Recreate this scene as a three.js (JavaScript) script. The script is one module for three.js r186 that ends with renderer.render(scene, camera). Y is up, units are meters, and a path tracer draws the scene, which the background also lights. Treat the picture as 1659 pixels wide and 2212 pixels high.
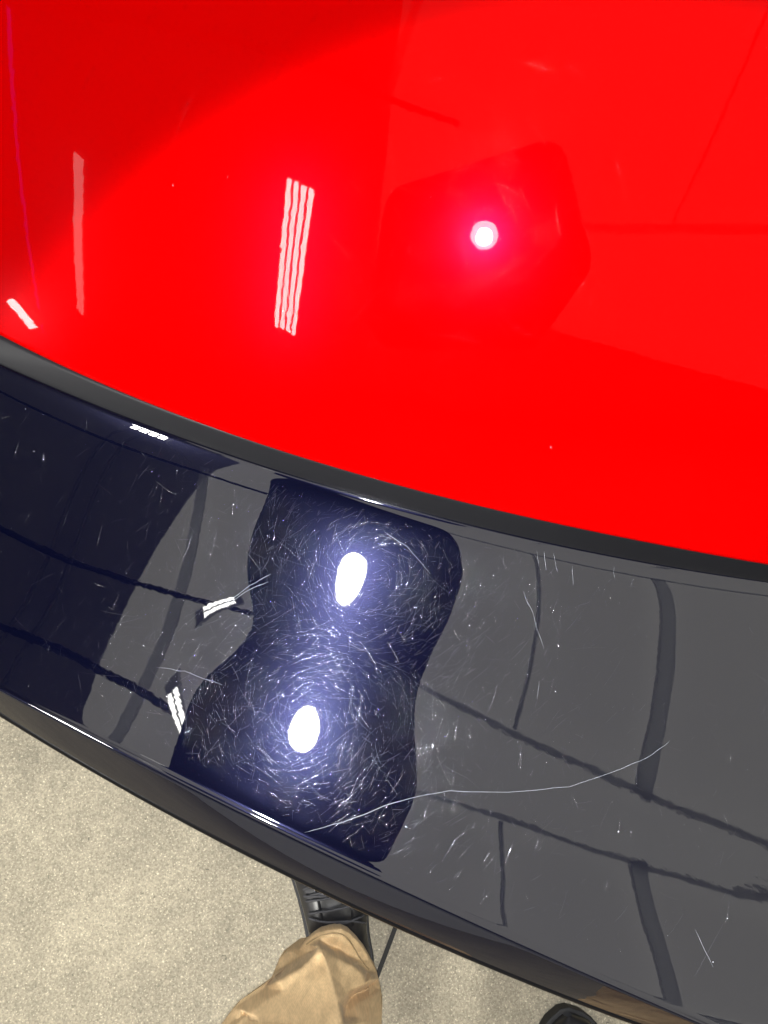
import * as THREE from 'three';
import { RectAreaLightUniformsLib } from 'three/addons/lights/RectAreaLightUniformsLib.js';
import { mergeGeometries } from 'three/addons/utils/BufferGeometryUtils.js';
import { createNoise2D, createNoise3D } from 'simplex-noise';

// ---------------------------------------------------------------- camera, lamps, exposure
RectAreaLightUniformsLib.init();
const scene = new THREE.Scene();
scene.background = new THREE.Color(0x000000);
const V3 = (x, y, z) => new THREE.Vector3(x, y, z);
const EYE = V3(0, 1.05, 0);
const FW = V3(0.10556625, -0.9496418, -0.29501902).normalize();     // viewing direction: steeply down on the bumper
const UP = V3(-0.03547558, 0.29289141, -0.95548737).normalize();
const RT = V3(0.99377928, 0.11133319, -0.00276964).normalize();
const IMG_H = 2212, IMG_W = 1659, FOC = 1671;
const camera = new THREE.PerspectiveCamera(2 * Math.atan(IMG_H / 2 / FOC) * 180 / Math.PI, 0.75, 0.01, 60);
camera.position.copy(EYE);
camera.up.copy(UP);
camera.lookAt(EYE.clone().add(FW));
scene.add(camera);

const renderer = new THREE.WebGLRenderer({ antialias: true });
renderer.toneMapping = THREE.LinearToneMapping;
renderer.toneMappingExposure = 1;
renderer.shadowMap.enabled = true;
renderer.shadowMap.type = THREE.PCFSoftShadowMap;

const LAMP_AT = EYE.clone().addScaledVector(FW, -0.03);              // the inspection lamp is held right at the lens
const LAMP_I = 2.8;
const BEAM = FW.clone().addScaledVector(RT, 0.197).addScaledVector(UP, -0.2338).normalize();   // aimed below and right of the picture's centre
const spot = new THREE.SpotLight(0xf4f6ff, LAMP_I, 0, 45.2 * Math.PI / 180, 0.05, 2);
spot.position.copy(LAMP_AT).addScaledVector(FW, 0.004);
spot.target.position.copy(spot.position).add(BEAM);
spot.castShadow = true; spot.shadow.mapSize.set(2048, 2048); spot.shadow.radius = 0.6; spot.shadow.camera.near = 0.02;
spot.name = 'inspection_lamp_beam';
scene.add(spot, spot.target);

// luminous ceiling field (frosted panels behind dark bars), in its own turned frame
const CEIL = 4.2, FIELD_TURN = -15 * Math.PI / 180;
const FIELD = { p0: -1.15, p1: 3.6, q0: -1.4, q1: 3.2, radiance: 1.9 };
function areaLight(name, color, radiance, w, h, pos, turn) {         // shines straight down
  const l = new THREE.RectAreaLight(color, radiance, w, h);
  l.name = name; l.position.copy(pos); l.rotation.order = 'YXZ'; l.rotation.set(-Math.PI / 2, turn, 0);
  scene.add(l); return l;
}
const fieldPoint = (p, q, y) => V3(p * Math.cos(FIELD_TURN) + q * Math.sin(FIELD_TURN), y, -p * Math.sin(FIELD_TURN) + q * Math.cos(FIELD_TURN));
areaLight('ceiling_panel_light', 0xfffcef, FIELD.radiance, FIELD.p1 - FIELD.p0, FIELD.q1 - FIELD.q0,
  fieldPoint((FIELD.p0 + FIELD.p1) / 2, (FIELD.q0 + FIELD.q1) / 2, CEIL - 0.006), FIELD_TURN);

// ---------------------------------------------------------------- helpers
let seed = 12345;
const rnd = () => { seed = (seed * 1664525 + 1013904223) >>> 0; return seed / 4294967296; };
const rr = (a, b) => a + (b - a) * rnd();
const noise2 = createNoise2D(rnd), noise3 = createNoise3D(rnd);
const at = (px, py, h) => {                                          // a sight line of the photograph met with a level at height h
  const d = FW.clone().addScaledVector(RT, (px - IMG_W / 2) / FOC).addScaledVector(UP, (IMG_H / 2 - py) / FOC);
  return EYE.clone().addScaledVector(d, (h - EYE.y) / d.y);
};
function mesh(name, geo, mat, parent = scene) {
  const m = new THREE.Mesh(geo, mat); m.name = name; m.castShadow = m.receiveShadow = true; parent.add(m); return m;
}
function tag(o, label, category, group) { Object.assign(o.userData, { label, category }); if (group) o.userData.group = group; return o; }
const lin = (r, g, b) => new THREE.Color().setRGB(r, g, b);
// grid mesh from f(i/nu, j/nv) -> Vector3, smooth normals from finite differences in double precision
function gridSurface(f, nu, nv, flip = 1, us = null, vs = null) {
  const pos = [], nor = [], uv = [], idx = [], e = 2e-4;
  for (let j = 0; j <= nv; j++) for (let i = 0; i <= nu; i++) {
    const u = us ? us[i] : i / nu, v = vs ? vs[j] : j / nv, p = f(u, v);
    const du = f(Math.min(1, u + e), v).sub(f(Math.max(0, u - e), v)), dv = f(u, Math.min(1, v + e)).sub(f(u, Math.max(0, v - e)));
    const n = du.cross(dv).multiplyScalar(flip).normalize();
    pos.push(p.x, p.y, p.z); nor.push(n.x, n.y, n.z); uv.push(p.x, p.z);
  }
  const w = nu + 1;
  for (let j = 0; j < nv; j++) for (let i = 0; i < nu; i++) {
    const a = j * w + i, b = a + 1, c = a + w, d = c + 1;
    if (flip > 0) idx.push(a, b, d, a, d, c); else idx.push(a, d, b, a, c, d);
  }
  const g = new THREE.BufferGeometry();
  g.setAttribute('position', new THREE.Float32BufferAttribute(pos, 3));
  g.setAttribute('normal', new THREE.Float32BufferAttribute(nor, 3));
  g.setAttribute('uv', new THREE.Float32BufferAttribute(uv, 2));
  g.setIndex(idx); return g;
}
const smooth = (x, a, b) => { const s = Math.min(1, Math.max(0, (x - a) / (b - a))); return s * s * (3 - 2 * s); };

// ---------------------------------------------------------------- the setting: floor and ceiling
function concreteTexture(size, tile) {
  const col = new Uint8Array(size * size * 4), hgt = new Uint8Array(size * size * 4);
  const P = 2 * Math.PI, base = new Float32Array(size * size), grain = new Float32Array(size * size), n4 = noise3;
  for (let y = 0; y < size; y++) for (let x = 0; x < size; x++) {
    const X = x / size * tile, Y = y / size * tile;
    let v = 0.5 * n4(X * 5, Y * 5, 1) + 0.35 * n4(X * 17, Y * 17, 7) + 0.3 * n4(X * 55, Y * 55, 3);
    let f = 0.9 * n4(X * 210, Y * 210, 5) + 0.8 * n4(X * 430, Y * 430, 9) + 0.5 * (rnd() - 0.5) * 2;
    base[y * size + x] = v; grain[y * size + x] = f;
  }
  for (let i = 0; i < size * size; i++) {
    let k = 1 + 0.11 * base[i] + 0.115 * grain[i];
    let w = 0;
    const s = n4((i % size) / size * tile * 300, Math.floor(i / size) / size * tile * 300, 20);
    if (s > 0.66) { k += (s - 0.66) * 1.6; w = 0.02; }
    if (s < -0.72) k -= (-0.72 - s) * 0.8;
    const st = n4((i % size) / size * tile * 9, Math.floor(i / size) / size * tile * 9, 60) + 0.5 * n4((i % size) / size * tile * 40, Math.floor(i / size) / size * tile * 40, 61);
    if (st > 0.5) k *= 1 - 0.05 * Math.min(1, (st - 0.5) * 2);                                  // oil and tyre stains
    const pit = n4((i % size) / size * tile * 120, Math.floor(i / size) / size * tile * 120, 70); if (pit > 0.93) k *= 0.7;   // pits
    const r = (0.535 + w) * k, g = (0.507 + w) * k, b = (0.437 + w) * k;
    const o = i * 4;
    col[o] = Math.max(0, Math.min(255, r * 255)); col[o + 1] = Math.max(0, Math.min(255, g * 255)); col[o + 2] = Math.max(0, Math.min(255, b * 255)); col[o + 3] = 255;
    const h = Math.max(0, Math.min(255, 128 + 45 * grain[i] + 20 * base[i]));
    hgt[o] = hgt[o + 1] = hgt[o + 2] = h; hgt[o + 3] = 255;
  }
  const mk = (d, srgb) => { const t = new THREE.DataTexture(d, size, size); t.wrapS = t.wrapT = THREE.MirroredRepeatWrapping; t.magFilter = THREE.LinearFilter; t.minFilter = THREE.LinearMipmapLinearFilter; t.generateMipmaps = true; if (srgb) t.colorSpace = THREE.SRGBColorSpace; t.repeat.set(1 / tile, 1 / tile); t.needsUpdate = true; return t; };
  return [mk(col, true), mk(hgt, false)];
}
const [concCol, concHgt] = concreteTexture(1024, 0.8);
const concreteM = new THREE.MeshStandardMaterial({ map: concCol, bumpMap: concHgt, bumpScale: 0.0012, roughness: 0.85 });
const floorG = new THREE.PlaneGeometry(12, 10).rotateX(-Math.PI / 2);
{
  const p = floorG.attributes.position, uv = floorG.attributes.uv;
  for (let i = 0; i < p.count; i++) uv.setXY(i, p.getX(i) + 0.37, p.getZ(i) + 0.21);
}
const floor = mesh('floor', floorG, concreteM);
floor.userData.kind = 'structure';
{
  // straight saw-cut joint with dark filler, running out from under the car past the shoe
  const a = at(872, 1952, 0), b = at(760, 2250, 0), d = b.clone().sub(a).normalize();
  const A = a.clone().addScaledVector(d, -0.9), B = b.clone().addScaledVector(d, 0.8), n = V3(-d.z, 0, d.x);
  const strip = (w, off, h) => {
    const g = new THREE.BufferGeometry(), q = [A, B].flatMap(P => [-1, 1].map(s => P.clone().addScaledVector(n, off + s * w / 2).setY(h)));
    g.setAttribute('position', new THREE.Float32BufferAttribute(q.flatMap(v => v.toArray()), 3));
    g.setAttribute('uv', new THREE.Float32BufferAttribute(q.flatMap(v => [v.x, v.z]), 2));
    g.setIndex([0, 1, 2, 1, 3, 2]); g.computeVertexNormals(); return g;
  };
  mesh('joint_filler', strip(0.0055, 0, 0.004), new THREE.MeshStandardMaterial({ color: lin(0.012, 0.011, 0.01), roughness: 0.8, side: THREE.DoubleSide }), floor);
}

const ceilingM = new THREE.MeshStandardMaterial({ color: lin(0.68, 0.69, 0.72), roughness: 0.9 });
const ceiling = mesh('ceiling', new THREE.BoxGeometry(18, 0.1, 14).translate(-2, CEIL + 0.1, 1), ceilingM);
ceiling.userData.kind = 'structure';
const wall = mesh('wall', new THREE.BoxGeometry(18, CEIL + 0.05, 0.12).translate(-2, CEIL / 2 + 0.025, 4.9), new THREE.MeshStandardMaterial({ color: lin(0.75, 0.76, 0.76), roughness: 0.8 }));
wall.userData.kind = 'structure';

// ---------------------------------------------------------------- car body: red deck panel, rubber seal, navy bumper
// frame of the bumper: a runs along the strip, b runs out towards the viewer (both level), y is up
const TH = 24 * Math.PI / 180;
const EA = V3(Math.cos(TH), 0, Math.sin(TH)), EB = V3(-Math.sin(TH), 0, Math.cos(TH));
const ab = (a, b, y) => V3(EA.x * a + EB.x * b, y, EA.z * a + EB.z * b);
const b1 = a => -0.2731 * a * a - 0.1805 * a - 0.1759;                // inner edge, at the seal
const b2 = a => -0.0383 * a * a + 0.005 * a + 0.0427;                 // crease above the fascia
const b3 = a => -0.2001 * a * a + 0.0245 * a + 0.0705;                // outermost line of the fascia
function spline(xs, ys) {
  const n = xs.length, m = [];
  const d = i => (ys[i + 1] - ys[i]) / (xs[i + 1] - xs[i]);
  for (let i = 0; i < n; i++) {
    if (i === 0) m.push(d(0)); else if (i === n - 1) m.push(d(n - 2));
    else { const h0 = xs[i] - xs[i - 1], h1 = xs[i + 1] - xs[i]; m.push((d(i - 1) * h1 + d(i) * h0) / (h0 + h1)); }
  }
  return x => {
    x = Math.min(xs[n - 1], Math.max(xs[0], x)); let i = 0; while (i < n - 2 && x > xs[i + 1]) i++;
    const h = xs[i + 1] - xs[i], s = (x - xs[i]) / h;
    return ys[i] * (1 + 2 * s) * (1 - s) ** 2 + m[i] * h * s * (1 - s) ** 2 + ys[i + 1] * s * s * (3 - 2 * s) + m[i + 1] * h * s * s * (s - 1);
  };
}
const D2R = Math.PI / 180, W0 = b2(0) - b1(0);
// slope of the top face (degrees below level, towards the viewer) from the seal (0) to the crease (1), at three stations along the strip
const STATION = [-0.2, 0, 0.25];
const SLOPES = [
  spline([0, .045, .12, .196, .32, .45, .58, .708, .85, 1], [28, 23, 18.8, 15.6, 11.3, 7.6, 4.8, 3.0, 2.2, 2]),
  spline([0, .045, .12, .196, .26, .32, .4, .5, .6, .708, .8, .9, .97, 1], [29, 22.6, 17.8, 14.3, 12.2, 10.3, 7.9, 5.3, 3.5, 2.2, 1.6, 1.4, 1.6, 3]),
  spline([0, .04, .15, .3, .5, .66, .775, .87, .94, 1], [24.5, 19, 13.6, 9.2, 4.2, .6, -.6, .8, 3.2, 6]),
];
const NT = 400, ANCHOR = 0.45, ANCHOR_Y = 0.511;
const DROP = SLOPES.map(f => {
  const h = [0]; for (let i = 0; i < NT; i++) h.push(h[i] - Math.tan(f((i + 0.5) / NT) * D2R) / NT);
  const k = h[Math.round(ANCHOR * NT)]; return spline(h.map((_, i) => i / NT), h.map(v => v - k));
});
function stationWeights(a) {
  const m = 0.29, c = 0.03; a = c + m * Math.tanh((a - c) / m * (1 + 0.25 * ((a - c) / m) ** 2));
  const [x0, x1, x2] = STATION;
  return [(a - x1) * (a - x2) / ((x0 - x1) * (x0 - x2)), (a - x0) * (a - x2) / ((x1 - x0) * (x1 - x2)), (a - x0) * (a - x1) / ((x2 - x0) * (x2 - x1))];
}
const DROP_T = DROP.map(f => Array.from({ length: NT + 1 }, (_, i) => f(i / NT)));
function topY(a, w) {
  const k = stationWeights(a), x = Math.min(1, Math.max(0, w)) * NT, i = Math.min(NT - 1, Math.floor(x)), t = x - i;
  let y = 0; for (let j = 0; j < 3; j++) { const T = DROP_T[j], p0 = T[Math.max(0, i - 1)], p1 = T[i], p2 = T[i + 1], p3 = T[Math.min(NT, i + 2)]; y += k[j] * (p1 + 0.5 * t * (p2 - p0 + t * (2 * p0 - 5 * p1 + 4 * p2 - p3 + t * (3 * (p1 - p2) + p3 - p0)))); }
  return ANCHOR_Y + (b2(a) - b1(a)) * y;
}
// cross-section as a chain of points: rolled inner edge, top, crease, fascia; b = b1 + w (b2 - b1) + f * fasciaScale, y = topY + dy
const SECTION = (() => {
  const TOP = 260, top = []; for (let i = 0; i <= TOP; i++) top.push({ w: i / TOP, f: 0, dy: 0 });
  const roll = [], rRoll = 0.0032; let rb = 0, ry = 0, ang = 28;
  for (let i = 0; i < 26; i++) { const da = -150 / 26, mid = (ang + da / 2) * D2R, ds = rRoll * 150 / 26 * D2R; ang += da; rb -= Math.cos(mid) * ds; ry += Math.sin(mid) * ds; roll.push({ w: rb / W0, f: 0, dy: ry }); }
  const last = roll[roll.length - 1]; roll.push({ w: last.w - 0.0005, f: 0, dy: last.dy - 0.012 }); roll.reverse();
  const out = []; let f = 0, yy = 0; ang = 3;
  const step = (to, len, n) => { const a0 = ang; for (let i = 0; i < n; i++) { const m = (a0 + (to - a0) * (i + 0.5) / n) * D2R; f += Math.cos(m) * len / n; yy -= Math.sin(m) * len / n; out.push({ w: 1, f, dy: yy }); } ang = to; };
  step(-8, 0.005, 10); step(31, 0.008, 26); step(33, 0.024, 16); step(37, 0.013, 14);
  const pts = [...roll, ...top, ...out];
  let s = 0; pts.forEach((p, i) => { if (i) { const q = pts[i - 1]; s += Math.hypot((p.w - q.w) * W0 + p.f - q.f, p.dy - q.dy, (p.w - q.w) * 0.05); } p.s = s; });
  return { pts, L: s, iTop: roll.length, TOP, F: f };
})();
const fasciaScale = a => Math.max(0.4, (b3(a) - b2(a)) / SECTION.F);
function sectionAt(s) {
  const P = SECTION.pts; let lo = 0, hi = P.length - 1;
  while (hi - lo > 1) { const m = (lo + hi) >> 1; if (P[m].s <= s) lo = m; else hi = m; }
  const k = P[hi].s > P[lo].s ? (s - P[lo].s) / (P[hi].s - P[lo].s) : 0;
  return { w: P[lo].w + (P[hi].w - P[lo].w) * k, f: P[lo].f + (P[hi].f - P[lo].f) * k, dy: P[lo].dy + (P[hi].dy - P[lo].dy) * k };
}
const peel = (x, z, k) => k * (noise2(x * 130, z * 130) + 0.55 * noise2(x * 310 + 9, z * 310));
const A0 = -0.62, A1 = 0.8;
function bumperPoint(a, s, rough = true) {
  const q = sectionAt(s), p = ab(a, b1(a) + q.w * (b2(a) - b1(a)) + q.f * fasciaScale(a), topY(a, q.w) + q.dy);
  if (rough) p.y += peel(p.x + p.y, p.z, 0.6e-6) + 5e-6 * noise2(p.x * 22, p.z * 22);
  return p;
}
const navyM = new THREE.MeshPhysicalMaterial({ color: lin(0.0005, 0.0007, 0.0040), roughness: 0.23, metalness: 0, specularIntensity: 0.06, specularColor: lin(0.4, 0.42, 1.0), clearcoat: 1, clearcoatRoughness: 0.012 });
// red deck: gently crowned panel; PR is where its surface faces the lens
const PR = EYE.clone().addScaledVector(FW.clone().addScaledVector(RT, (1040 - IMG_W / 2) / FOC).addScaledVector(UP, (IMG_H / 2 - 525) / FOC).normalize(), 0.4809);
const NR = EYE.clone().sub(PR).normalize(), UR = V3(0, 1, 0).cross(NR).normalize(), VR = NR.clone().cross(UR);
const KU = 0.55, KV = 0.45;
const redAt = (u, v) => PR.clone().addScaledVector(UR, u).addScaledVector(VR, v).addScaledVector(NR, -(KU * u * u + KV * v * v) / 2);
function redHit(px, py) {                                            // sight line met with the crowned panel: (u, v)
  const d = FW.clone().addScaledVector(RT, (px - IMG_W / 2) / FOC).addScaledVector(UP, (IMG_H / 2 - py) / FOC).normalize(), o = EYE.clone().sub(PR);
  const du = d.dot(UR), dv = d.dot(VR), ou = o.dot(UR), ov = o.dot(VR);
  const A = (KU * du * du + KV * dv * dv) / 2, B = d.dot(NR) + KU * ou * du + KV * ov * dv, Cc = o.dot(NR) + (KU * ou * ou + KV * ov * ov) / 2;
  const s = (-B - Math.sqrt(B * B - 4 * A * Cc)) / (2 * A); return [ou + s * du, ov + s * dv];
}
// lower edge of the deck panel as a cubic v(u)
const edge = (() => {
  const q = [[0, 715], [150, 790], [300, 857], [600, 962], [1000, 1073], [1300, 1148], [1659, 1211]].map(p => redHit(...p));
  const n = 4, M = Array.from({ length: n }, () => new Array(n + 1).fill(0));
  for (const [u, v] of q) for (let i = 0; i < n; i++) { for (let j = 0; j < n; j++) M[i][j] += u ** (i + j); M[i][n] += v * u ** i; }
  for (let i = 0; i < n; i++) { for (let r = 0; r < n; r++) if (r !== i) { const k = M[r][i] / M[i][i]; for (let c = i; c <= n; c++) M[r][c] -= k * M[i][c]; } }
  const c = M.map((r, i) => r[n] / r[i]), lo = q[0][0] - 0.02, hi = q[q.length - 1][0] + 0.02;
  const P = u => c[0] + c[1] * u + c[2] * u * u + c[3] * u ** 3, dP = u => c[1] + 2 * c[2] * u + 3 * c[3] * u * u;
  return u => u < lo ? P(lo) + dP(lo) * (u - lo) : u > hi ? P(hi) + dP(hi) * (u - hi) : P(u);
})();
const U0 = -0.62, U1 = 0.7, VTOP = 0.55, RED_ROLL = 0.004;
function deckPoint(u, t) {                                           // t < 0: rolled hem below the edge; t in [0, 1]: the panel
  const ve = edge(u);
  if (t >= 0) { const v = ve + t * (VTOP - ve), p = redAt(u, v); return p.addScaledVector(NR, peel(u + 3, v, 1.5e-6) + 6e-6 * noise2(u * 20, v * 20 + 5)); }
  const a = Math.min(1, -t) * Math.PI * 0.75, extra = Math.max(0, -t - 1), p = redAt(u, ve);
  const n = NR.clone().addScaledVector(UR, KU * u).addScaledVector(VR, KV * ve).normalize(), tdn = VR.clone().addScaledVector(n, -VR.dot(n)).normalize().negate();
  p.addScaledVector(tdn, Math.sin(a) * RED_ROLL).addScaledVector(n, -(1 - Math.cos(a)) * RED_ROLL);
  if (extra > 0) p.addScaledVector(tdn.clone().multiplyScalar(Math.cos(Math.PI * 0.75)).addScaledVector(n, -Math.sin(Math.PI * 0.75)), extra * 0.02);
  return p;
}
const redM = new THREE.MeshPhysicalMaterial({ color: lin(0.285, 0.0, 0.0), roughness: 0.2, metalness: 0, specularIntensity: 0.035, specularColor: lin(1, 0.03, 0.3), clearcoat: 0.05, clearcoatRoughness: 0.012 });
const rubberM = new THREE.MeshPhysicalMaterial({ color: lin(0.01, 0.01, 0.011), roughness: 0.42, specularIntensity: 0.5 });

const car = new THREE.Group(); car.name = 'car'; scene.add(car);
tag(car, 'glossy red car body panel with scratched navy bumper and black rubber seal between', 'car');
{
  const vs = []; for (let i = 0; i <= 12; i++) vs.push(i / 12 * 0.06); for (let i = 1; i <= 250; i++) vs.push(0.06 + 0.94 * i / 250);
  const f = (x, y) => deckPoint(U0 + (U1 - U0) * x, y < 0.06 ? (y < 0.01 ? -1 - (0.01 - y) / 0.01 : -(0.06 - y) / 0.05) : (y - 0.06) / 0.94);
  mesh('deck_panel', gridSurface(f, 420, 262, 1, null, vs), redM, car).userData.label = 'glossy red deck panel';
}
let bumper;
{
  const nv = 330, vs = [];
  for (let i = 0; i <= nv; i++) vs.push(i / nv);
  const f = (x, y) => bumperPoint(A0 + (A1 - A0) * x, SECTION.L * y);
  // mesh rows follow the section's own points so that the tight bends stay round
  const rows = [...new Set([...SECTION.pts.map(p => p.s / SECTION.L)])].sort((p, q) => p - q);
  bumper = mesh('bumper', gridSurface(f, 560, rows.length - 1, -1, null, rows), navyM, car);
  bumper.userData.label = 'glossy navy bumper top covered in fine scratches';
}
{
  // rubber seal: half-round bead lying in the gap between deck hem and bumper edge
  const f = (x, y) => {
    const a = A0 + (A1 - A0) * x;
    const inner = ab(a, b1(a) - 0.002, topY(a, 0) - 0.001);
    // the deck's hem seen across from here
    const u0 = inner.clone().sub(PR).dot(UR), hem = deckPoint(u0, -0.55), across = hem.clone().sub(inner);
    const ang = y * Math.PI, lift = V3(0, 1, 0);
    const w = 0.5 - 0.5 * Math.cos(ang);
    return inner.clone().addScaledVector(across, -0.05 + 1.75 * w).addScaledVector(lift, -0.005 - 0.004 * smooth(a, -0.15, 0.1) + 0.0075 * Math.sin(ang) - 0.004 * w - 0.012 * smooth(w, 0.5, 1));
  };
  mesh('rubber_seal', gridSurface(f, 160, 24, 1), rubberM, car).userData.label = 'black rubber seal strip';
}
{
  // black plastic lip below the fascia, then the closed underside and the dark valance behind it
  const m = new THREE.MeshPhysicalMaterial({ color: lin(0.003, 0.003, 0.0035), roughness: 0.3, specularIntensity: 0.12 });
  const lip = [[0, 0], [0.002, -0.001], [0.0035, -0.0035], [0.004, -0.009], [0.003, -0.012], [-0.001, -0.0135], [-0.01, -0.014], [-0.09, -0.015]];
  const sect = spline(lip.map((_, i) => i / (lip.length - 1)), lip.map(p => p[0])), sectY = spline(lip.map((_, i) => i / (lip.length - 1)), lip.map(p => p[1]));
  const f = (x, y) => { const a = A0 + (A1 - A0) * x, e = SECTION.pts[SECTION.pts.length - 1]; return ab(a, b2(a) + e.f * fasciaScale(a) + sect(y) - 0.0006, topY(a, 1) + e.dy + sectY(y)); };
  mesh('lower_lip', gridSurface(f, 160, 42, -1), m, car).userData.label = 'thin black plastic lower lip';
  const g = (x, y) => { const a = A0 + (A1 - A0) * x, e = SECTION.pts[SECTION.pts.length - 1]; return ab(a, b2(a) + e.f * fasciaScale(a) - 0.088 - 0.04 * y, topY(a, 1) + e.dy - 0.015 - 0.3 * y); };
  mesh('valance', gridSurface(g, 60, 6, -1), m, car);
}

// ---------------------------------------------------------------- scratches and chips on the bumper
const sTop0 = SECTION.pts[SECTION.iTop].s, sTop1 = SECTION.pts[SECTION.iTop + SECTION.TOP].s;
function bumperFrame(a, s) {
  const e = 3e-4, p = bumperPoint(a, s, false), pa = bumperPoint(a + e, s, false).sub(bumperPoint(a - e, s, false)), ps = bumperPoint(a, s + e, false).sub(bumperPoint(a, s - e, false));
  return { p, n: ps.clone().cross(pa).normalize() };
}
function ridge(path, width, store, frame = bumperFrame) {             // path: [[a, s]...]; a hair-fine raised burr along the paint
  const base = store.pos.length / 3, n = path.length;
  const fr = path.map(([a, s]) => frame(a, s));
  for (let i = 0; i < n; i++) {
    const t = fr[Math.min(n - 1, i + 1)].p.clone().sub(fr[Math.max(0, i - 1)].p).normalize(), side = t.clone().cross(fr[i].n).normalize();
    const w = width * (i === 0 || i === n - 1 ? 0.35 : 1);
    for (const [k, h] of [[-1, 0.00003], [0, 0.00003 + 0.45 * w], [1, 0.00003]]) {
      const q = fr[i].p.clone().addScaledVector(side, k * w).addScaledVector(fr[i].n, h), nn = fr[i].n.clone().addScaledVector(side, k * 0.9).normalize();
      store.pos.push(q.x, q.y, q.z); store.nor.push(nn.x, nn.y, nn.z);
    }
    if (i) for (const k of [0, 1]) { const o = base + i * 3 + k, p = o - 3; store.idx.push(p, p + 1, o, p + 1, o + 1, o); }
  }
}
const bank = () => ({ pos: [], nor: [], idx: [] });
function bankMesh(name, s, mat, parent) {
  const g = new THREE.BufferGeometry(); g.setAttribute('position', new THREE.Float32BufferAttribute(s.pos, 3)); g.setAttribute('normal', new THREE.Float32BufferAttribute(s.nor, 3)); g.setIndex(s.idx);
  const m = mesh(name, g, mat, parent); m.userData.kind = 'stuff'; return m;
}
function navyHit(px, py) {                                           // sight line met with the bumper's top: [a, s]
  let h = 0.52, a, s;
  for (let i = 0; i < 30; i++) {
    const P = at(px, py, h); a = P.dot(EA); const b = P.dot(EB), w = (b - b1(a)) / (b2(a) - b1(a));
    const wc = Math.min(0.999, Math.max(0.001, w)), k = SECTION.pts[SECTION.iTop + Math.round(wc * SECTION.TOP)];
    h += 0.7 * (topY(a, wc) - h); s = k.s;
  }
  return [a, s];
}
const scratchM = new THREE.MeshPhysicalMaterial({ color: lin(0.004, 0.005, 0.02), roughness: 0.17, metalness: 0, ior: 2.1 });
const burrM = new THREE.MeshStandardMaterial({ color: lin(0.3, 0.32, 0.36), roughness: 0.5 });
{
  const fine = bank();
  const wander = (a, s, dir, len, bend, n) => { const path = []; let d = dir; for (let i = 0; i <= n; i++) { path.push([a, s]); a += Math.cos(d) * len / n; s += Math.sin(d) * len / n; d += bend / n; } return path; };
  for (let i = 0; i < 16000; i++) {
    const a = rr(-0.36, 0.42), s = rr(sTop0 + 0.006, sTop1 - 0.004), dense = Math.exp(-((a - 0.0) ** 2) / 0.011);
    if (rnd() > 0.04 + 0.96 * dense) continue;
    const len = 0.002 + 0.0065 * -Math.log(1 - 0.99 * rnd());
    if (s + len > sTop1 - 0.002 || s - len < sTop0 + 0.002) continue;
    // polishing strokes mostly run round the two spots that were rubbed
    const sm = [sTop0 + 0.196 * (sTop1 - sTop0), sTop0 + 0.708 * (sTop1 - sTop0)], cs = Math.abs(s - sm[0]) < Math.abs(s - sm[1]) ? sm[0] : sm[1];
    const dir = rnd() < 0.7 ? Math.atan2(s - cs, a) + Math.PI / 2 + (rnd() + rnd() - 1) * 0.8 : rr(0, 2 * Math.PI);
    ridge(wander(a, s, dir, len, rr(-0.35, 0.35), 4), 0.000022 + 0.00006 * rnd() ** 3, fine);
  }
  bankMesh('fine_scratches', fine, scratchM, bumper);
  const deep = bank();
  // the long scratches that can be told apart in the photograph
  const long = [
    [[650, 1813], [740, 1775], [830, 1742], [900, 1722], [970, 1708], [1100, 1711], [1230, 1698], [1330, 1665], [1400, 1635], [1447, 1600]],
    [[1130, 1278], [1150, 1325], [1175, 1400]], 
    [[585, 1240], [540, 1265], [495, 1300], [455, 1318]], [[580, 1255], [530, 1278], [480, 1315]], 
    [[1165, 1470], [1160, 1510]],
    [[340, 1440], [400, 1450], [480, 1480]], [[1160, 1190], [1163, 1225]], [[1175, 1190], [1180, 1230]], [[1195, 1195], [1205, 1235]], [[1235, 1225], [1238, 1265]], [[1325, 1225], [1328, 1250]], [[830, 1150], [880, 1180], [930, 1240]],
    [[1500, 2010], [1540, 2090]],
  ];
  for (const l of long) { const p = l.map(q => navyHit(...q)); const c = []; for (let i = 0; i < p.length - 1; i++) for (let k = 0; k < 4; k++) c.push([0, 1].map(j => p[i][j] + (p[i + 1][j] - p[i][j]) * k / 4 + rr(-0.00035, 0.00035))); c.push(p[p.length - 1]); ridge(c, rr(0.00004, 0.00009), deep); }
  bankMesh('deep_scratches', deep, burrM, bumper);
  // chips and dust specks
  const sp = bank();
  for (let i = 0; i < 45; i++) {
    const a = rr(-0.34, 0.42), s = rr(sTop0 + 0.01, sTop1 - 0.01), r = 0.00015 + 0.0004 * rnd() ** 3, base = sp.pos.length / 3, { p, n } = bumperFrame(a, s);
    const t = V3(rr(-1, 1), 0, rr(-1, 1)).cross(n).normalize(), b = n.clone().cross(t), k = 5, st = rr(0.5, 1);
    for (let j = 0; j < k; j++) { const an = j / k * 2 * Math.PI, q = p.clone().addScaledVector(t, Math.cos(an) * r).addScaledVector(b, Math.sin(an) * r * st).addScaledVector(n, 0.00004); sp.pos.push(q.x, q.y, q.z); sp.nor.push(n.x, n.y, n.z); }
    const q = p.clone().addScaledVector(n, 0.00004 + r * 0.4); sp.pos.push(q.x, q.y, q.z); sp.nor.push(n.x, n.y, n.z);
    for (let j = 0; j < k; j++) sp.idx.push(base + j, base + (j + 1) % k, base + k);
  }
  bankMesh('dust_specks', sp, burrM, bumper);
  // metal flakes in the navy paint, each a tiny mirror at its own tilt
  const fl = bank();
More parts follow.
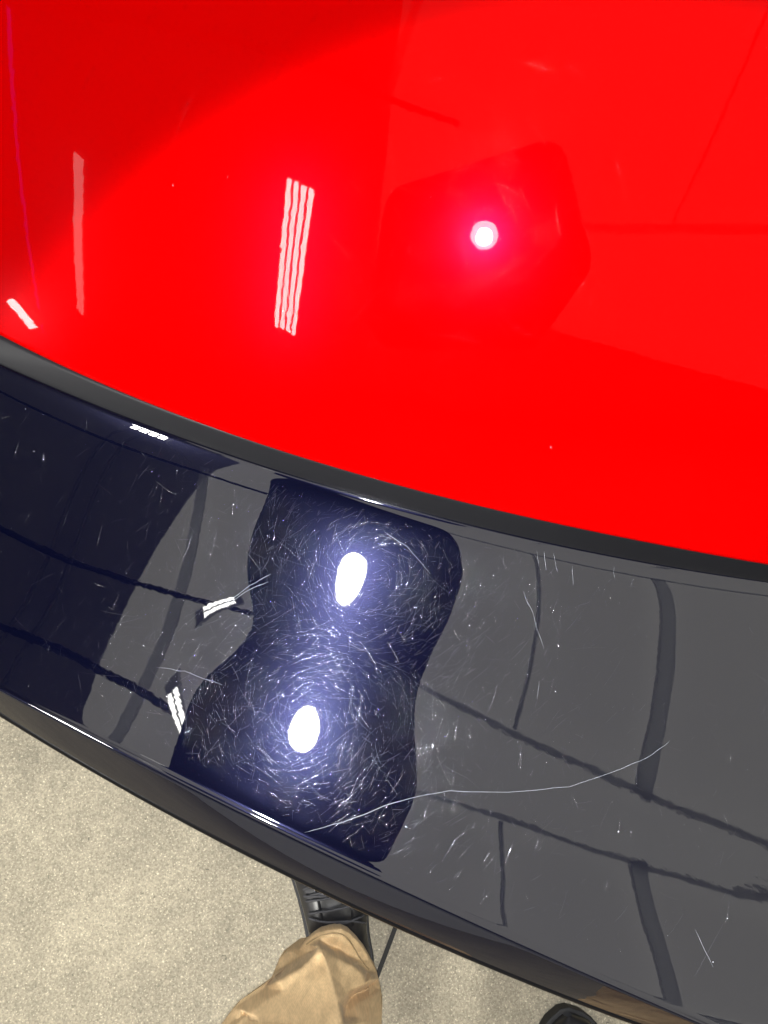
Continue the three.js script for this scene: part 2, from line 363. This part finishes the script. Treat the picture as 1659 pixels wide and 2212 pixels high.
  for (let i = 0; i < 9000; i++) {
    const a = rr(-0.3, 0.4), s = rr(sTop0 + 0.006, sTop1 - 0.003), r = rr(0.00005, 0.00011), base = fl.pos.length / 3, { p, n } = bumperFrame(a, s);
    const m = n.clone().add(V3(rr(-1, 1), rr(-1, 1), rr(-1, 1)).multiplyScalar(0.22)).normalize(), t = V3(rr(-1, 1), rr(-0.2, 0.2), rr(-1, 1)).cross(m).normalize(), b = m.clone().cross(t);
    for (const [x, y] of [[1, 0], [0, 1], [-1, 0], [0, -1]]) { const q = p.clone().addScaledVector(t, x * r).addScaledVector(b, y * r).addScaledVector(n, 0.00005); fl.pos.push(q.x, q.y, q.z); fl.nor.push(m.x, m.y, m.z); }
    fl.idx.push(base, base + 1, base + 2, base, base + 2, base + 3);
  }
  bankMesh('paint_flakes', fl, new THREE.MeshStandardMaterial({ color: lin(0.10, 0.09, 0.2), roughness: 0.22, metalness: 1 }), bumper);
}

// polishing marks and a little dust on the red panel
{
  const deck = car.children.find(c => c.name === 'deck_panel');
  const frame = (u, v) => ({ p: redAt(u, v), n: NR.clone().addScaledVector(UR, KU * u).addScaledVector(VR, KV * v).normalize() });
  const marks = bank(), dust = bank();
  for (let i = 0; i < 420; i++) {
    const near = rnd() < 0.75, u = near ? 0.05 * (rnd() + rnd() - 1) * 2 : rr(-0.3, 0.3), v = near ? 0.05 * (rnd() + rnd() - 1) * 2 : rr(-0.13, 0.25); let d = rr(0, 2 * Math.PI), x = u, y = v; const len = 0.003 + 0.008 * -Math.log(1 - 0.97 * rnd()), bend = rr(-0.5, 0.5), path = [];
    if (v < edge(u) + 0.02) continue;
    for (let k = 0; k <= 4; k++) { path.push([x, y]); x += Math.cos(d) * len / 4; y += Math.sin(d) * len / 4; d += bend / 4; }
    ridge(path, 0.00003 + 0.00005 * rnd() ** 2, marks, frame);
  }
  for (let i = 0; i < 9; i++) { const u = rr(-0.28, 0.3), v = rr(-0.1, 0.2); if (v > edge(u) + 0.015) ridge([[u, v], [u + rr(-0.0006, 0.0006), v + rr(-0.0006, 0.0006)], [u + rr(-0.0012, 0.0012), v + rr(-0.0012, 0.0012)]], rr(0.00005, 0.00014), dust, frame); }
  bankMesh('polishing_marks', marks, new THREE.MeshPhysicalMaterial({ color: lin(0.285, 0, 0), roughness: 0.14, specularIntensity: 0.3, ior: 1.5 }), deck);
  bankMesh('dust_specks', dust, burrM, deck);
}

// ---------------------------------------------------------------- the inspection lamp at the lens
{
  const lamp = new THREE.Group(); lamp.name = 'inspection_lamp'; scene.add(lamp);
  lamp.position.copy(LAMP_AT);
  const tilt = 14.6 * D2R, X = RT.clone().multiplyScalar(Math.cos(tilt)).addScaledVector(UP, Math.sin(tilt)), Y = UP.clone().multiplyScalar(Math.cos(tilt)).addScaledVector(RT, -Math.sin(tilt)), Z = FW.clone().negate();
  lamp.quaternion.setFromRotationMatrix(new THREE.Matrix4().makeBasis(X, Y, Z));
  tag(lamp, 'flat black rectangular inspection lamp with a round lens, mirrored in the paint', 'lamp');
  const black = new THREE.MeshStandardMaterial({ color: lin(0.008, 0.008, 0.009), roughness: 0.6 });
  // outline of the housing with its grip, rounded at the corners
  const poly = [[-0.15, 0.062], [-0.172, -0.03], [-0.21, -0.12], [-0.19, -0.19], [0.085, -0.19], [0.165, -0.05], [0.1, 0.122]].map(([r, u]) => new THREE.Vector2(r * Math.cos(tilt) + u * Math.sin(tilt), -r * Math.sin(tilt) + u * Math.cos(tilt)));
  const sh = new THREE.Shape(), rad = 0.028, np = poly.length;
  poly.forEach((p, i) => { const a = poly[(i + np - 1) % np].clone().sub(p).setLength(rad).add(p), b = poly[(i + 1) % np].clone().sub(p).setLength(rad).add(p); if (i) sh.lineTo(a.x, a.y); else sh.moveTo(a.x, a.y); sh.quadraticCurveTo(p.x, p.y, b.x, b.y); });
  sh.closePath();
  mesh('housing', new THREE.ExtrudeGeometry(sh, { depth: 0.014, bevelEnabled: true, bevelSize: 0.003, bevelThickness: 0.003, bevelSegments: 3, curveSegments: 10 }).translate(0, 0, 0.0095), black, lamp);
  mesh('lens_ring', new THREE.TorusGeometry(0.0235, 0.003, 10, 48).translate(0, 0, 0.004), black, lamp);
  mesh('lens_glow', new THREE.CylinderGeometry(0.0205, 0.0205, 0.004, 48).rotateX(Math.PI / 2).translate(0, 0, 0.003), new THREE.MeshStandardMaterial({ color: 0xffffff, emissive: lin(1, 1, 1), emissiveIntensity: 270 }), lamp);
}

// ---------------------------------------------------------------- what the paint mirrors: ceiling field, pipes, light fittings
{
  const glow = new THREE.MeshStandardMaterial({ color: lin(0.8, 0.8, 0.8), emissive: lin(1, 1, 1), emissiveIntensity: 0.05, roughness: 0.9 });
  const bar = new THREE.MeshPhysicalMaterial({ color: lin(0.85, 0.86, 0.86), roughness: 1, transmission: 0.94, thickness: 0 });
  const f = new THREE.Group(); f.name = 'luminous_ceiling_light'; scene.add(f);
  const c = fieldPoint((FIELD.p0 + FIELD.p1) / 2, (FIELD.q0 + FIELD.q1) / 2, CEIL); f.position.copy(c); f.rotation.y = FIELD_TURN;
  tag(f, 'broad frosted ceiling light field divided by grey bars, mirrored grey in the bumper', 'ceiling light');
  const w = FIELD.p1 - FIELD.p0, d = FIELD.q1 - FIELD.q0;
  mesh('diffuser', new THREE.BoxGeometry(w, 0.03, d).translate(0, 0.02, 0), glow, f);
  const L = (p, q) => [p - (FIELD.p0 + FIELD.p1) / 2, q - (FIELD.q0 + FIELD.q1) / 2];
  const barBetween = (p, q, p2, q2, wd) => {
    const [x, z] = L(p, q), [x2, z2] = L(p2, q2), len = Math.hypot(x2 - x, z2 - z);
    mesh('bar', new THREE.BoxGeometry(len, 0.04, wd).rotateY(-Math.atan2(z2 - z, x2 - x)).translate((x + x2) / 2, -0.05, (z + z2) / 2), bar, f);
  };
  const toPQ = (x, z) => [x * Math.cos(FIELD_TURN) - z * Math.sin(FIELD_TURN), x * Math.sin(FIELD_TURN) + z * Math.cos(FIELD_TURN)];
  const line = (x, z, x2, z2, wd) => barBetween(...toPQ(x, z), ...toPQ(x2, z2), wd);
  line(0.3, 0.27, 3.9, 0.86, 0.013);
  line(-0.9, 2.2, 3.3, 1.97, 0.06);
  line(1.76, 0.5, 1.66, 2.05, 0.09);
  line(1.01, 0.4, 0.72, 2.1, 0.016);
  line(3.0, 0.72, 2.85, 1.97, 0.1);
  line(-1.6, 1.3, -0.84, -0.2, 0.06);
}
{
  const dark = new THREE.MeshStandardMaterial({ color: lin(0.01, 0.01, 0.012), roughness: 0.6 });
  const pale = new THREE.MeshStandardMaterial({ color: lin(0.5, 0.5, 0.52), roughness: 0.5 });
  const pipe = (name, pts, r, m, label) => {
    const g = new THREE.TubeGeometry(new THREE.CatmullRomCurve3(pts), 60, r, 10), o = mesh(name, g, m);
    return tag(o, label, 'pipe');
  };
  const H1 = CEIL - 0.12, H2 = CEIL - 0.05;
  pipe('ceiling_pipe', [V3(-5, H1, 0.05), V3(-3.0, H1, 0.56), V3(-2.41, H1, 0.73), V3(-1.92, H1, 0.92), V3(-1.49, H1, 1.12), V3(-1.06, H1, 1.27), V3(-0.95, H1, 1.31)], 0.022, dark, 'dark ceiling pipe mirrored as the upper blue line in the bumper');
  pipe('ceiling_pipe_001', [V3(-4, H1, -1.2), V3(-1.93, H1, -0.46), V3(-1.51, H1, -0.31), V3(-1.12, H1, -0.16), V3(-0.54, H1, 0.08), V3(-0.3, H1, 0.17)], 0.013, dark, 'dark ceiling pipe mirrored as the lower blue line in the bumper');
  pipe('conduit', [V3(-2.5, H2, 1.7), V3(-2.17, H2, 0.82), V3(-1.68, H2, -0.22), V3(-1.25, H2, -0.9)], 0.012, pale, 'thin pale conduit under the dark ceiling, far side of the pair').userData.group = 'pale twin conduits';
  pipe('conduit_001', [V3(-2.38, H2, 1.74), V3(-2.05, H2, 0.86), V3(-1.57, H2, -0.17), V3(-1.15, H2, -0.84)], 0.012, pale, 'thin pale conduit under the dark ceiling, next to the bright field').userData.group = 'pale twin conduits';
}
{
  // violet glow tube along the far side of the ceiling
  const a = V3(-5.57, CEIL - 0.12, -0.09), b = V3(-10.1, CEIL - 0.12, 4.84), d = b.clone().sub(a), c = a.clone().add(b).multiplyScalar(0.5), turn = Math.atan2(d.x, d.z);
  const g = new THREE.CylinderGeometry(0.03, 0.03, d.length(), 12).rotateX(Math.PI / 2).rotateY(turn).translate(c.x, c.y, c.z);
  tag(mesh('neon_tube_light', g, new THREE.MeshStandardMaterial({ color: lin(0.5, 0.3, 0.6), emissive: lin(0.4, 0.04, 1), emissiveIntensity: 0.5 })), 'long violet neon tube mirrored as a thin magenta line at the red panel edge', 'ceiling light');
  areaLight('neon_tube_glow', new THREE.Color().setRGB(0.4, 0.04, 1), 12, 0.07, d.length(), V3(c.x, c.y - 0.034, c.z), turn);
}
function tubeFixture(name, c, dir, len, wid, n, radiance, label) {
  const g = new THREE.Group(); g.name = name; scene.add(g); g.position.copy(c); const turn = Math.atan2(dir.x, dir.z); g.rotation.y = turn;
  tag(g, label, 'ceiling light');
  const white = new THREE.MeshStandardMaterial({ color: lin(0.6, 0.6, 0.58), roughness: 0.5 }), tm = new THREE.MeshStandardMaterial({ color: 0xffffff, emissive: lin(1, 1, 0.97), emissiveIntensity: 1 });
  mesh('tray', new THREE.BoxGeometry(wid, 0.05, len + 0.08).translate(0, 0.04, 0), white, g);
  for (const z of [-1, 1]) mesh('hanger', new THREE.CylinderGeometry(0.004, 0.004, CEIL - c.y - 0.02, 6).translate(0, (CEIL - c.y) / 2 + 0.05, z * len * 0.35), white, g);
  const pitch = wid / n, tw = pitch * 0.68;
  for (let i = 0; i < n; i++) {
    const x = (i - (n - 1) / 2) * pitch;
    mesh('tube', new THREE.CylinderGeometry(tw / 2, tw / 2, len, 12).rotateX(Math.PI / 2).scale(1, 0.5, 1).translate(x, 0.003, 0), tm, g);
    const p = V3(x, -tw / 4 - 0.004, 0).applyAxisAngle(V3(0, 1, 0), turn).add(c);
    areaLight('tube_light', 0xfffdf6, radiance, tw, len, p, turn);
  }
  return g;
}
const q3 = (x, z, h) => { const o = V3(-0.01, 0.64, -0.29), k = (h - o.y) / (CEIL - o.y); return V3(o.x + (x - o.x) * k, h, o.z + (z - o.z) * k); };
{
  const h = 3.0, a = q3(-2.5, 1.82, h), b = q3(-3.37, 3.77, h), d = b.clone().sub(a);
  tubeFixture('tube_light_fixture', a.clone().add(b).multiplyScalar(0.5), d, d.length(), 0.22, 4, 320, 'bright four tube light fitting mirrored as white stripes in the red panel');
  const c = q3(-5.7, 1.45, h), e = q3(-8.2, 4.2, h), k = e.clone().sub(c);
  tubeFixture('strip_light', c.clone().add(e).multiplyScalar(0.5), k, k.length(), 0.16, 1, 40, 'dim single strip light mirrored as a pale pink streak in the red panel');
  tubeFixture('lantern_light', V3(-7.2, h, 2.95), V3(0.3, 0, 1), 0.5, 0.6, 1, 350, 'far wide ceiling lantern mirrored as a white spot on the red rim');
  tubeFixture('batten_light', V3(-0.675, CEIL - 0.2, 0.02), V3(0.12, 0, 0.18), 0.17, 0.05, 2, 40, 'short bright batten light mirrored beside the dark lamp shape in the bumper');
}

// ---------------------------------------------------------------- the photographer's legs and shoes
const leatherM = new THREE.MeshPhysicalMaterial({ color: lin(0.012, 0.012, 0.013), roughness: 0.36, specularIntensity: 1 });
const soleM = new THREE.MeshStandardMaterial({ color: lin(0.012, 0.012, 0.012), roughness: 0.7 });
const laceM = new THREE.MeshStandardMaterial({ color: lin(0.03, 0.03, 0.033), roughness: 0.75 });
function clothTexture() {
  const n = 512, d = new Uint8Array(n * n * 4), c = new Uint8Array(n * n * 4);
  for (let y = 0; y < n; y++) for (let x = 0; x < n; x++) {
    const o = (y * n + x) * 4, tw = 0.5 + 0.5 * Math.sin((x + y) * 2 * Math.PI / 8), v = 100 + 70 * tw + 50 * (rnd() - 0.5) + 20 * noise2(x / 40, y / 40);
    d[o] = d[o + 1] = d[o + 2] = Math.max(0, Math.min(255, v)); d[o + 3] = 255;
    const k = 1 + 0.05 * noise2(x / 60 + 40, y / 60) + 0.04 * noise2(x / 13, y / 13 + 30) + 0.05 * (rnd() - 0.5);
    c[o] = Math.min(255, 204 * k); c[o + 1] = Math.min(255, 174 * k); c[o + 2] = Math.min(255, 128 * k); c[o + 3] = 255;
  }
  const mk = (a, srgb) => { const t = new THREE.DataTexture(a, n, n); t.wrapS = t.wrapT = THREE.MirroredRepeatWrapping; t.magFilter = THREE.LinearFilter; t.repeat.set(1 / 0.12, 1 / 0.12); if (srgb) t.colorSpace = THREE.SRGBColorSpace; t.needsUpdate = true; return t; };
  return [mk(c, true), mk(d, false)];
}
const [clothC, clothH] = clothTexture();
const trouserM = new THREE.MeshPhysicalMaterial({ map: clothC, bumpMap: clothH, bumpScale: 0.00025, roughness: 0.9, sheen: 0.3, sheenRoughness: 0.7, sheenColor: lin(0.5, 0.42, 0.3), side: THREE.DoubleSide });

const person = new THREE.Group(); person.name = 'person'; scene.add(person);
tag(person, 'person standing at the bumper in khaki trousers and black leather lace-up shoes', 'person');

// shoe frame: heel at 0, toe at LEN along +x', z' to its side
const SHOE_LEN = 0.295, heelP = at(748, 2172, 0.0), toeP = at(694, 1725, 0.0);
const shoeDir = toeP.clone().sub(heelP).setY(0).normalize(), shoeSide = V3(-shoeDir.z, 0, shoeDir.x);     // side points to the wearer's right
const shoeHalf = spline([0, .04, .12, .28, .42, .56, .7, .82, .92, .98, 1], [.004, .024, .033, .034, .039, .047, .0505, .046, .033, .016, .003]);
const shoeTop = spline([0, .1, .28, .38, .48, .6, .74, .88, .97, 1], [.05, .058, .064, .078, .080, .068, .055, .046, .040, .034]);
const shoePoint = (t, ang, k = 0) => {                               // ang 0 = right at the welt, pi/2 = top, pi = left
  const c = Math.cos(ang), s = Math.sin(ang), hw = shoeHalf(t), h = shoeTop(t) - 0.02, e = 0.6;
  const x = Math.sign(c) * Math.abs(c) ** e * (hw + k), y = 0.02 + Math.abs(s) ** (e * 0.95) * (h + k);
  return heelP.clone().addScaledVector(shoeDir, t * SHOE_LEN).addScaledVector(shoeSide, x).setY(y);
};
function buildShoe(parent) {
  const shoe = mesh('shoe', gridSurface((x, y) => {
    const p = shoePoint(0.002 + 0.996 * x, Math.PI * y);
    // walking creases and the slight unevenness of worn leather
    const w = smooth(x, 0.45, 0.55) * (1 - smooth(x, 0.72, 0.8)); p.y += 0.0012 * w * Math.sin(x * 110 + 2 * Math.sin(y * 6)) * Math.sin(Math.PI * y) + 0.0007 * noise3(p.x * 60, p.y * 60, p.z * 60);
    return p;
  }, 90, 48, -1), leatherM, parent);
  shoe.userData.label = 'black leather lace-up shoe';
  const shape = [];
  for (let i = 0; i <= 40; i++) { const t = i / 40; shape.push([t, shoeHalf(t) + 0.0022]); }
  const sg = new THREE.Shape(); shape.forEach(([t, w], i) => i ? sg.lineTo(t * SHOE_LEN * 1.02 - 0.003, w) : sg.moveTo(t * SHOE_LEN - 0.003, w)); [...shape].reverse().forEach(([t, w]) => sg.lineTo(t * SHOE_LEN * 1.02 - 0.003, -w)); sg.closePath();
  const ex = new THREE.ExtrudeGeometry(sg, { depth: 0.016, bevelEnabled: true, bevelSize: 0.0015, bevelThickness: 0.002, bevelSegments: 2 });
  ex.applyMatrix4(new THREE.Matrix4().makeBasis(shoeDir, shoeSide.clone().negate(), V3(0, 1, 0)).setPosition(heelP.x, 0.003, heelP.z));
  mesh('sole', ex, soleM, shoe);
  // eyelet flaps, each a strip lying over the upper beside the tongue
  for (const sd of [1, -1]) {
    const f = (x, y) => { const t = 0.33 + 0.33 * x, edgeIn = 0.20 + 0.05 * x, a = Math.PI / 2 - sd * (edgeIn + 0.62 * y) * 1.15; const lift = 0.0026 * (y < 0.08 ? Math.sin(y / 0.08 * Math.PI / 2) : 1) * smooth(1 - x, 0, 0.12) + 0.0004; return shoePoint(t, a, lift); };
    mesh('eyelet_flap', gridSurface(f, 30, 24, sd), leatherM, shoe);
  }
  const spots = [.36, .40, .44, .48, .52, .56, .60];
  for (let i = 0; i < spots.length; i++) {
    const t0 = spots[i], t1 = spots[i] + rr(-0.045, 0.012), pts = [];
    for (let k = 0; k <= 10; k++) { const q = k / 10, a = Math.PI / 2 + (q - 0.5) * 1.28, t = t0 + (t1 - t0) * q + 0.006 * Math.sin(q * Math.PI) * rr(0.6, 1.2); pts.push(shoePoint(t, a, 0.0042 + 0.0016 * Math.sin(q * Math.PI))); }
    mesh('lace', new THREE.TubeGeometry(new THREE.CatmullRomCurve3(pts), 24, 0.0014, 6), laceM, shoe);
    if (i % 2 === 0) { const p2 = pts.map((p, k) => shoePoint(t1 + (t0 + 0.03 - t1) * k / 10, Math.PI / 2 + (k / 10 - 0.5) * 1.28, 0.0058)); mesh('lace', new THREE.TubeGeometry(new THREE.CatmullRomCurve3(p2), 24, 0.0014, 6), laceM, shoe); }
  }
  return shoe;
}

// trouser leg: the folds over the shoe, as sight line and height of each fold point
function buildTrouser(parent) {
  const lines = {
    hem: [[647, 2051, .078], [657, 2038, .088], [671, 2024, .098], [688, 2014, .106], [705, 2009, .112], [722, 2006, .114], [738, 2006, .113], [757, 2017, .106], [772, 2032, .098], [788, 2053, .088], [800, 2074, .08], [809, 2089, .075], [814, 2102, .075]],
    hemIn: [[668, 2042, .103], [690, 2030, .116], [715, 2022, .121], [740, 2025, .117], [757, 2046, .106], [775, 2076, .096], [796, 2098, .092]],
    rightEdge: [[818, 2116, .09], [822, 2134, .108], [825, 2152, .125], [826, 2170, .14], [825, 2190, .16], [824, 2212, .18], [822, 2240, .205], [821, 2275, .235]],
    leftEdge: [[632, 2054, .082], [620, 2057, .085], [611, 2061, .088], [603, 2071, .095], [597, 2086, .105], [590, 2103, .118], [583, 2118, .135], [574, 2132, .16], [548, 2149, .178], [525, 2164, .192], [505, 2178, .204], [490, 2196, .215], [478, 2212, .225], [462, 2240, .24], [445, 2270, .26]],
    leftRidge: [[689, 2044, .150], [680, 2058, .155], [666, 2075, .159], [650, 2088, .163], [633, 2098, .168], [616, 2108, .172], [598, 2119, .176]],
    leftValley: [[662, 2060, .112], [648, 2068, .110], [630, 2078, .112], [613, 2090, .118], [601, 2104, .128], [676, 2052, .118]],
    rightRidge: [[703, 2053, .150], [722, 2066, .149], [742, 2076, .147], [762, 2084, .145], [774, 2094, .140], [785, 2105, .134], [800, 2112, .122]],
    rightValley: [[712, 2043, .122], [735, 2052, .118], [756, 2066, .112], [774, 2084, .106], [794, 2106, .102]],
    centre: [[697, 2060, .160], [704, 2076, .168], [713, 2104, .182], [722, 2134, .197], [730, 2162, .212], [738, 2191, .228], [744, 2220, .242], [750, 2255, .258]],
    foldIn: [[812, 2122, .104], [797, 2134, .116], [782, 2142, .126], [767, 2147, .136], [757, 2154, .145], [751, 2166, .158], [746, 2180, .172], [744, 2196, .19]],
    foldLip: [[806, 2116, .120], [790, 2124, .136], [772, 2133, .150], [758, 2139, .162], [748, 2148, .174], [741, 2162, .186]],
    bulge: [[806, 2150, .14], [785, 2160, .152], [768, 2172, .168], [800, 2180, .168], [776, 2200, .196], [802, 2215, .196], [785, 2240, .226]],
    facetRight: [[735, 2098, .166], [752, 2110, .163], [736, 2125, .18], [770, 2112, .152]],
    facetLeft: [[690, 2082, .167], [668, 2100, .174], [640, 2118, .18], [690, 2120, .187], [655, 2150, .196], [612, 2140, .188], [575, 2160, .195], [700, 2165, .208], [640, 2190, .216], [590, 2195, .214], [690, 2215, .234], [620, 2240, .242], [560, 2225, .232]],
    lowFold: [[520, 2180, .21], [540, 2188, .214], [556, 2202, .219], [548, 2214, .216], [530, 2200, .206], [512, 2215, .222], [565, 2250, .246], [500, 2250, .245]],
    base: [[500, 2290, .27], [560, 2295, .28], [630, 2298, .285], [700, 2298, .285], [765, 2294, .275], [445, 2285, .265], [821, 2288, .245]],
  };
  const outline = [...lines.hem, ...lines.rightEdge, [821, 2288, .245], [765, 2294], [700, 2298], [630, 2298], [560, 2295], [500, 2290], [445, 2285], ...[...lines.leftEdge].reverse()];
  for (const k of ['leftValley', 'rightValley', 'foldIn']) lines[k].forEach((p, i) => { if (k !== 'rightValley' || i < 3) p[2] -= 0.012; });
  for (const k of ['leftRidge', 'rightRidge', 'centre', 'foldLip']) for (const p of lines[k]) p[2] += 0.007;
  const P = Object.values(lines).flat();
  // Delaunay triangulation in the plane of the sight lines
  const pts = P.map(p => [p[0] + 0.013 * ((p[1] * 7) % 5), p[1] + 0.011 * ((p[0] * 3) % 7)]), N = pts.length;
  pts.push([-5000, -5000], [8000, -5000], [600, 12000]);
  let tris = [[N, N + 1, N + 2]];
  const inCirc = (t, p) => {
    const [a, b, c] = t.map(i => pts[i]), ax = a[0] - p[0], ay = a[1] - p[1], bx = b[0] - p[0], by = b[1] - p[1], cx = c[0] - p[0], cy = c[1] - p[1];
    const det = (ax * ax + ay * ay) * (bx * cy - cx * by) - (bx * bx + by * by) * (ax * cy - cx * ay) + (cx * cx + cy * cy) * (ax * by - bx * ay);
    const o = (b[0] - a[0]) * (c[1] - a[1]) - (b[1] - a[1]) * (c[0] - a[0]); return o > 0 ? det > 0 : det < 0;
  };
  for (let i = 0; i < N; i++) {
    const bad = tris.filter(t => inCirc(t, pts[i])), ed = new Map();
    for (const t of bad) for (let k = 0; k < 3; k++) { const e = [t[k], t[(k + 1) % 3]], key = Math.min(...e) + '_' + Math.max(...e); ed.set(key, ed.has(key) ? null : e); }
    tris = tris.filter(t => !bad.includes(t)); for (const e of ed.values()) if (e) tris.push([e[0], e[1], i]);
  }
  const inside = (x, y) => { let r = false; for (let i = 0, j = outline.length - 1; i < outline.length; j = i++) { const a = outline[i], b = outline[j]; if ((a[1] > y) !== (b[1] > y) && x < (b[0] - a[0]) * (y - a[1]) / (b[1] - a[1]) + a[0]) r = !r; } return r; };
  tris = tris.filter(t => t.every(i => i < N)).filter(t => inside((pts[t[0]][0] + pts[t[1]][0] + pts[t[2]][0]) / 3, (pts[t[0]][1] + pts[t[1]][1] + pts[t[2]][1]) / 3));
  tris = tris.map(t => { const [a, b, c] = t.map(i => pts[i]); return (b[0] - a[0]) * (c[1] - a[1]) - (b[1] - a[1]) * (c[0] - a[0]) > 0 ? [t[0], t[2], t[1]] : t; });
  let vtx = P.map(p => at(p[0], p[1], p[2]));
  const edgesOf = T => { const m = new Map(); for (const t of T) for (let k = 0; k < 3; k++) { const a = t[k], b = t[(k + 1) % 3], key = Math.min(a, b) + '_' + Math.max(a, b); if (!m.has(key)) m.set(key, { a, b, n: 0 }); m.get(key).n++; } return m; };
  const relax = (k, times) => { for (let it = 0; it < times; it++) { const e = edgesOf(tris), sum = vtx.map(() => V3(0, 0, 0)), cnt = vtx.map(() => 0), bs = vtx.map(() => V3(0, 0, 0)), bc = vtx.map(() => 0); for (const { a, b, n } of e.values()) { sum[a].add(vtx[b]); sum[b].add(vtx[a]); cnt[a]++; cnt[b]++; if (n === 1) { bs[a].add(vtx[b]); bs[b].add(vtx[a]); bc[a]++; bc[b]++; } } vtx = vtx.map((v, i) => bc[i] ? v.clone().lerp(bs[i].divideScalar(bc[i]), k * 0.6) : cnt[i] ? v.clone().lerp(sum[i].divideScalar(cnt[i]), k) : v); } };
  for (let r = 0; r < 3; r++) {
    const mid = new Map(), T = []; const m = (a, b) => { const key = Math.min(a, b) + '_' + Math.max(a, b); if (!mid.has(key)) { mid.set(key, vtx.length); vtx.push(vtx[a].clone().add(vtx[b]).multiplyScalar(0.5)); } return mid.get(key); };
    for (const [a, b, c] of tris) { const x = m(a, b), y = m(b, c), z = m(c, a); T.push([a, x, z], [x, b, y], [z, y, c], [x, y, z]); }
    tris = T; relax([0.06, 0.26, 0.4][r], r === 2 ? 2 : 1);
  }
  // fine wrinkles of the cloth
  vtx.forEach(v => v.addScaledVector(FW, 0.0009 * noise3(v.x * 45, v.y * 45, v.z * 45) + 0.0004 * noise3(v.x * 130, v.y * 130, v.z * 130)));
  // the sides turn away behind the front: two rows carried down and inwards from the outline
  const centre = at(700, 2150, 0.08), e = edgesOf(tris), rim = [...e.values()].filter(q => q.n === 1), down = new Map();
  const dir = new Map(); for (const t of tris) for (let k = 0; k < 3; k++) dir.set(t[k] + '_' + t[(k + 1) % 3], true);
  const drop = (i, k) => { const key = i + '_' + k; if (!down.has(key)) { down.set(key, vtx.length); const v = vtx[i], inw = centre.clone().sub(v).setY(0); vtx.push(v.clone().addScaledVector(FW, [0.012, 0.05][k]).addScaledVector(inw, [0.03, 0.25][k]).setY(Math.max(0.006, v.y + FW.y * [0.012, 0.05][k]))); } return down.get(key); };
  for (const q of rim) { let [a, b] = [q.a, q.b]; if (!dir.has(a + '_' + b)) [a, b] = [b, a]; const a0 = drop(a, 0), b0 = drop(b, 0), a1 = drop(a, 1), b1_ = drop(b, 1); tris.push([b, a, a0], [b, a0, b0], [b0, a0, a1], [b0, a1, b1_]); }
  const g = new THREE.BufferGeometry();
  g.setAttribute('position', new THREE.Float32BufferAttribute(vtx.flatMap(v => v.toArray()), 3));
  g.setAttribute('uv', new THREE.Float32BufferAttribute(vtx.flatMap(v => [v.x, v.z]), 2));
  g.setIndex(tris.flat()); g.computeVertexNormals();
  // double row of stitching along the hem
  const stitch = (off, m) => { const q = [[662, 2040, .102], [676, 2030, .112], [695, 2021, .119], [716, 2016, .122], [738, 2018, .120], [753, 2030, .113], [766, 2050, .104], [780, 2073, .096], [797, 2094, .09]].map(p => at(p[0], p[1] + off, p[2] + 0.0015)); mesh('hem_stitch', new THREE.TubeGeometry(new THREE.CatmullRomCurve3(q), 60, 0.0007, 5), m, parent); };
  stitch(0, new THREE.MeshStandardMaterial({ color: lin(0.3, 0.21, 0.1), roughness: 0.9 }));
  // shin and thigh carry on above, out of the picture
  const c0 = at(650, 2480, 0.2), path = [c0, c0.clone().add(V3(-0.005, 0.08, 0.05)), c0.clone().add(V3(-0.01, 0.17, 0.1))];
  const cv = new THREE.CatmullRomCurve3(path), rad = spline([0, 1], [.085, .085]);
  const f2 = (x, y) => { const p = cv.getPoint(Math.min(1, y)), an = x * 2 * Math.PI, r = rad(y) * (1 + 0.05 * noise3(Math.cos(an), Math.sin(an), y * 5)); return p.add(V3(Math.cos(an) * r, 0, Math.sin(an) * r)); };
  const g2 = gridSurface(f2, 36, 40, -1);
  const both = mergeGeometries([g, g2]);
  mesh('trouser_leg', both, trouserM, parent).userData.label = 'khaki cotton trouser leg bunched over the shoe';
}
{
  const leg = new THREE.Group(); leg.name = 'leg'; person.add(leg);
  buildShoe(leg); buildTrouser(leg);
  const other = leg.clone(); other.name = 'leg_001'; person.add(other);
  const toe = heelP.clone().addScaledVector(shoeDir, SHOE_LEN), want = at(1228, 2192, 0.03);
  other.position.set(want.x - toe.x, 0, want.z - toe.z);
}

renderer.render(scene, camera);
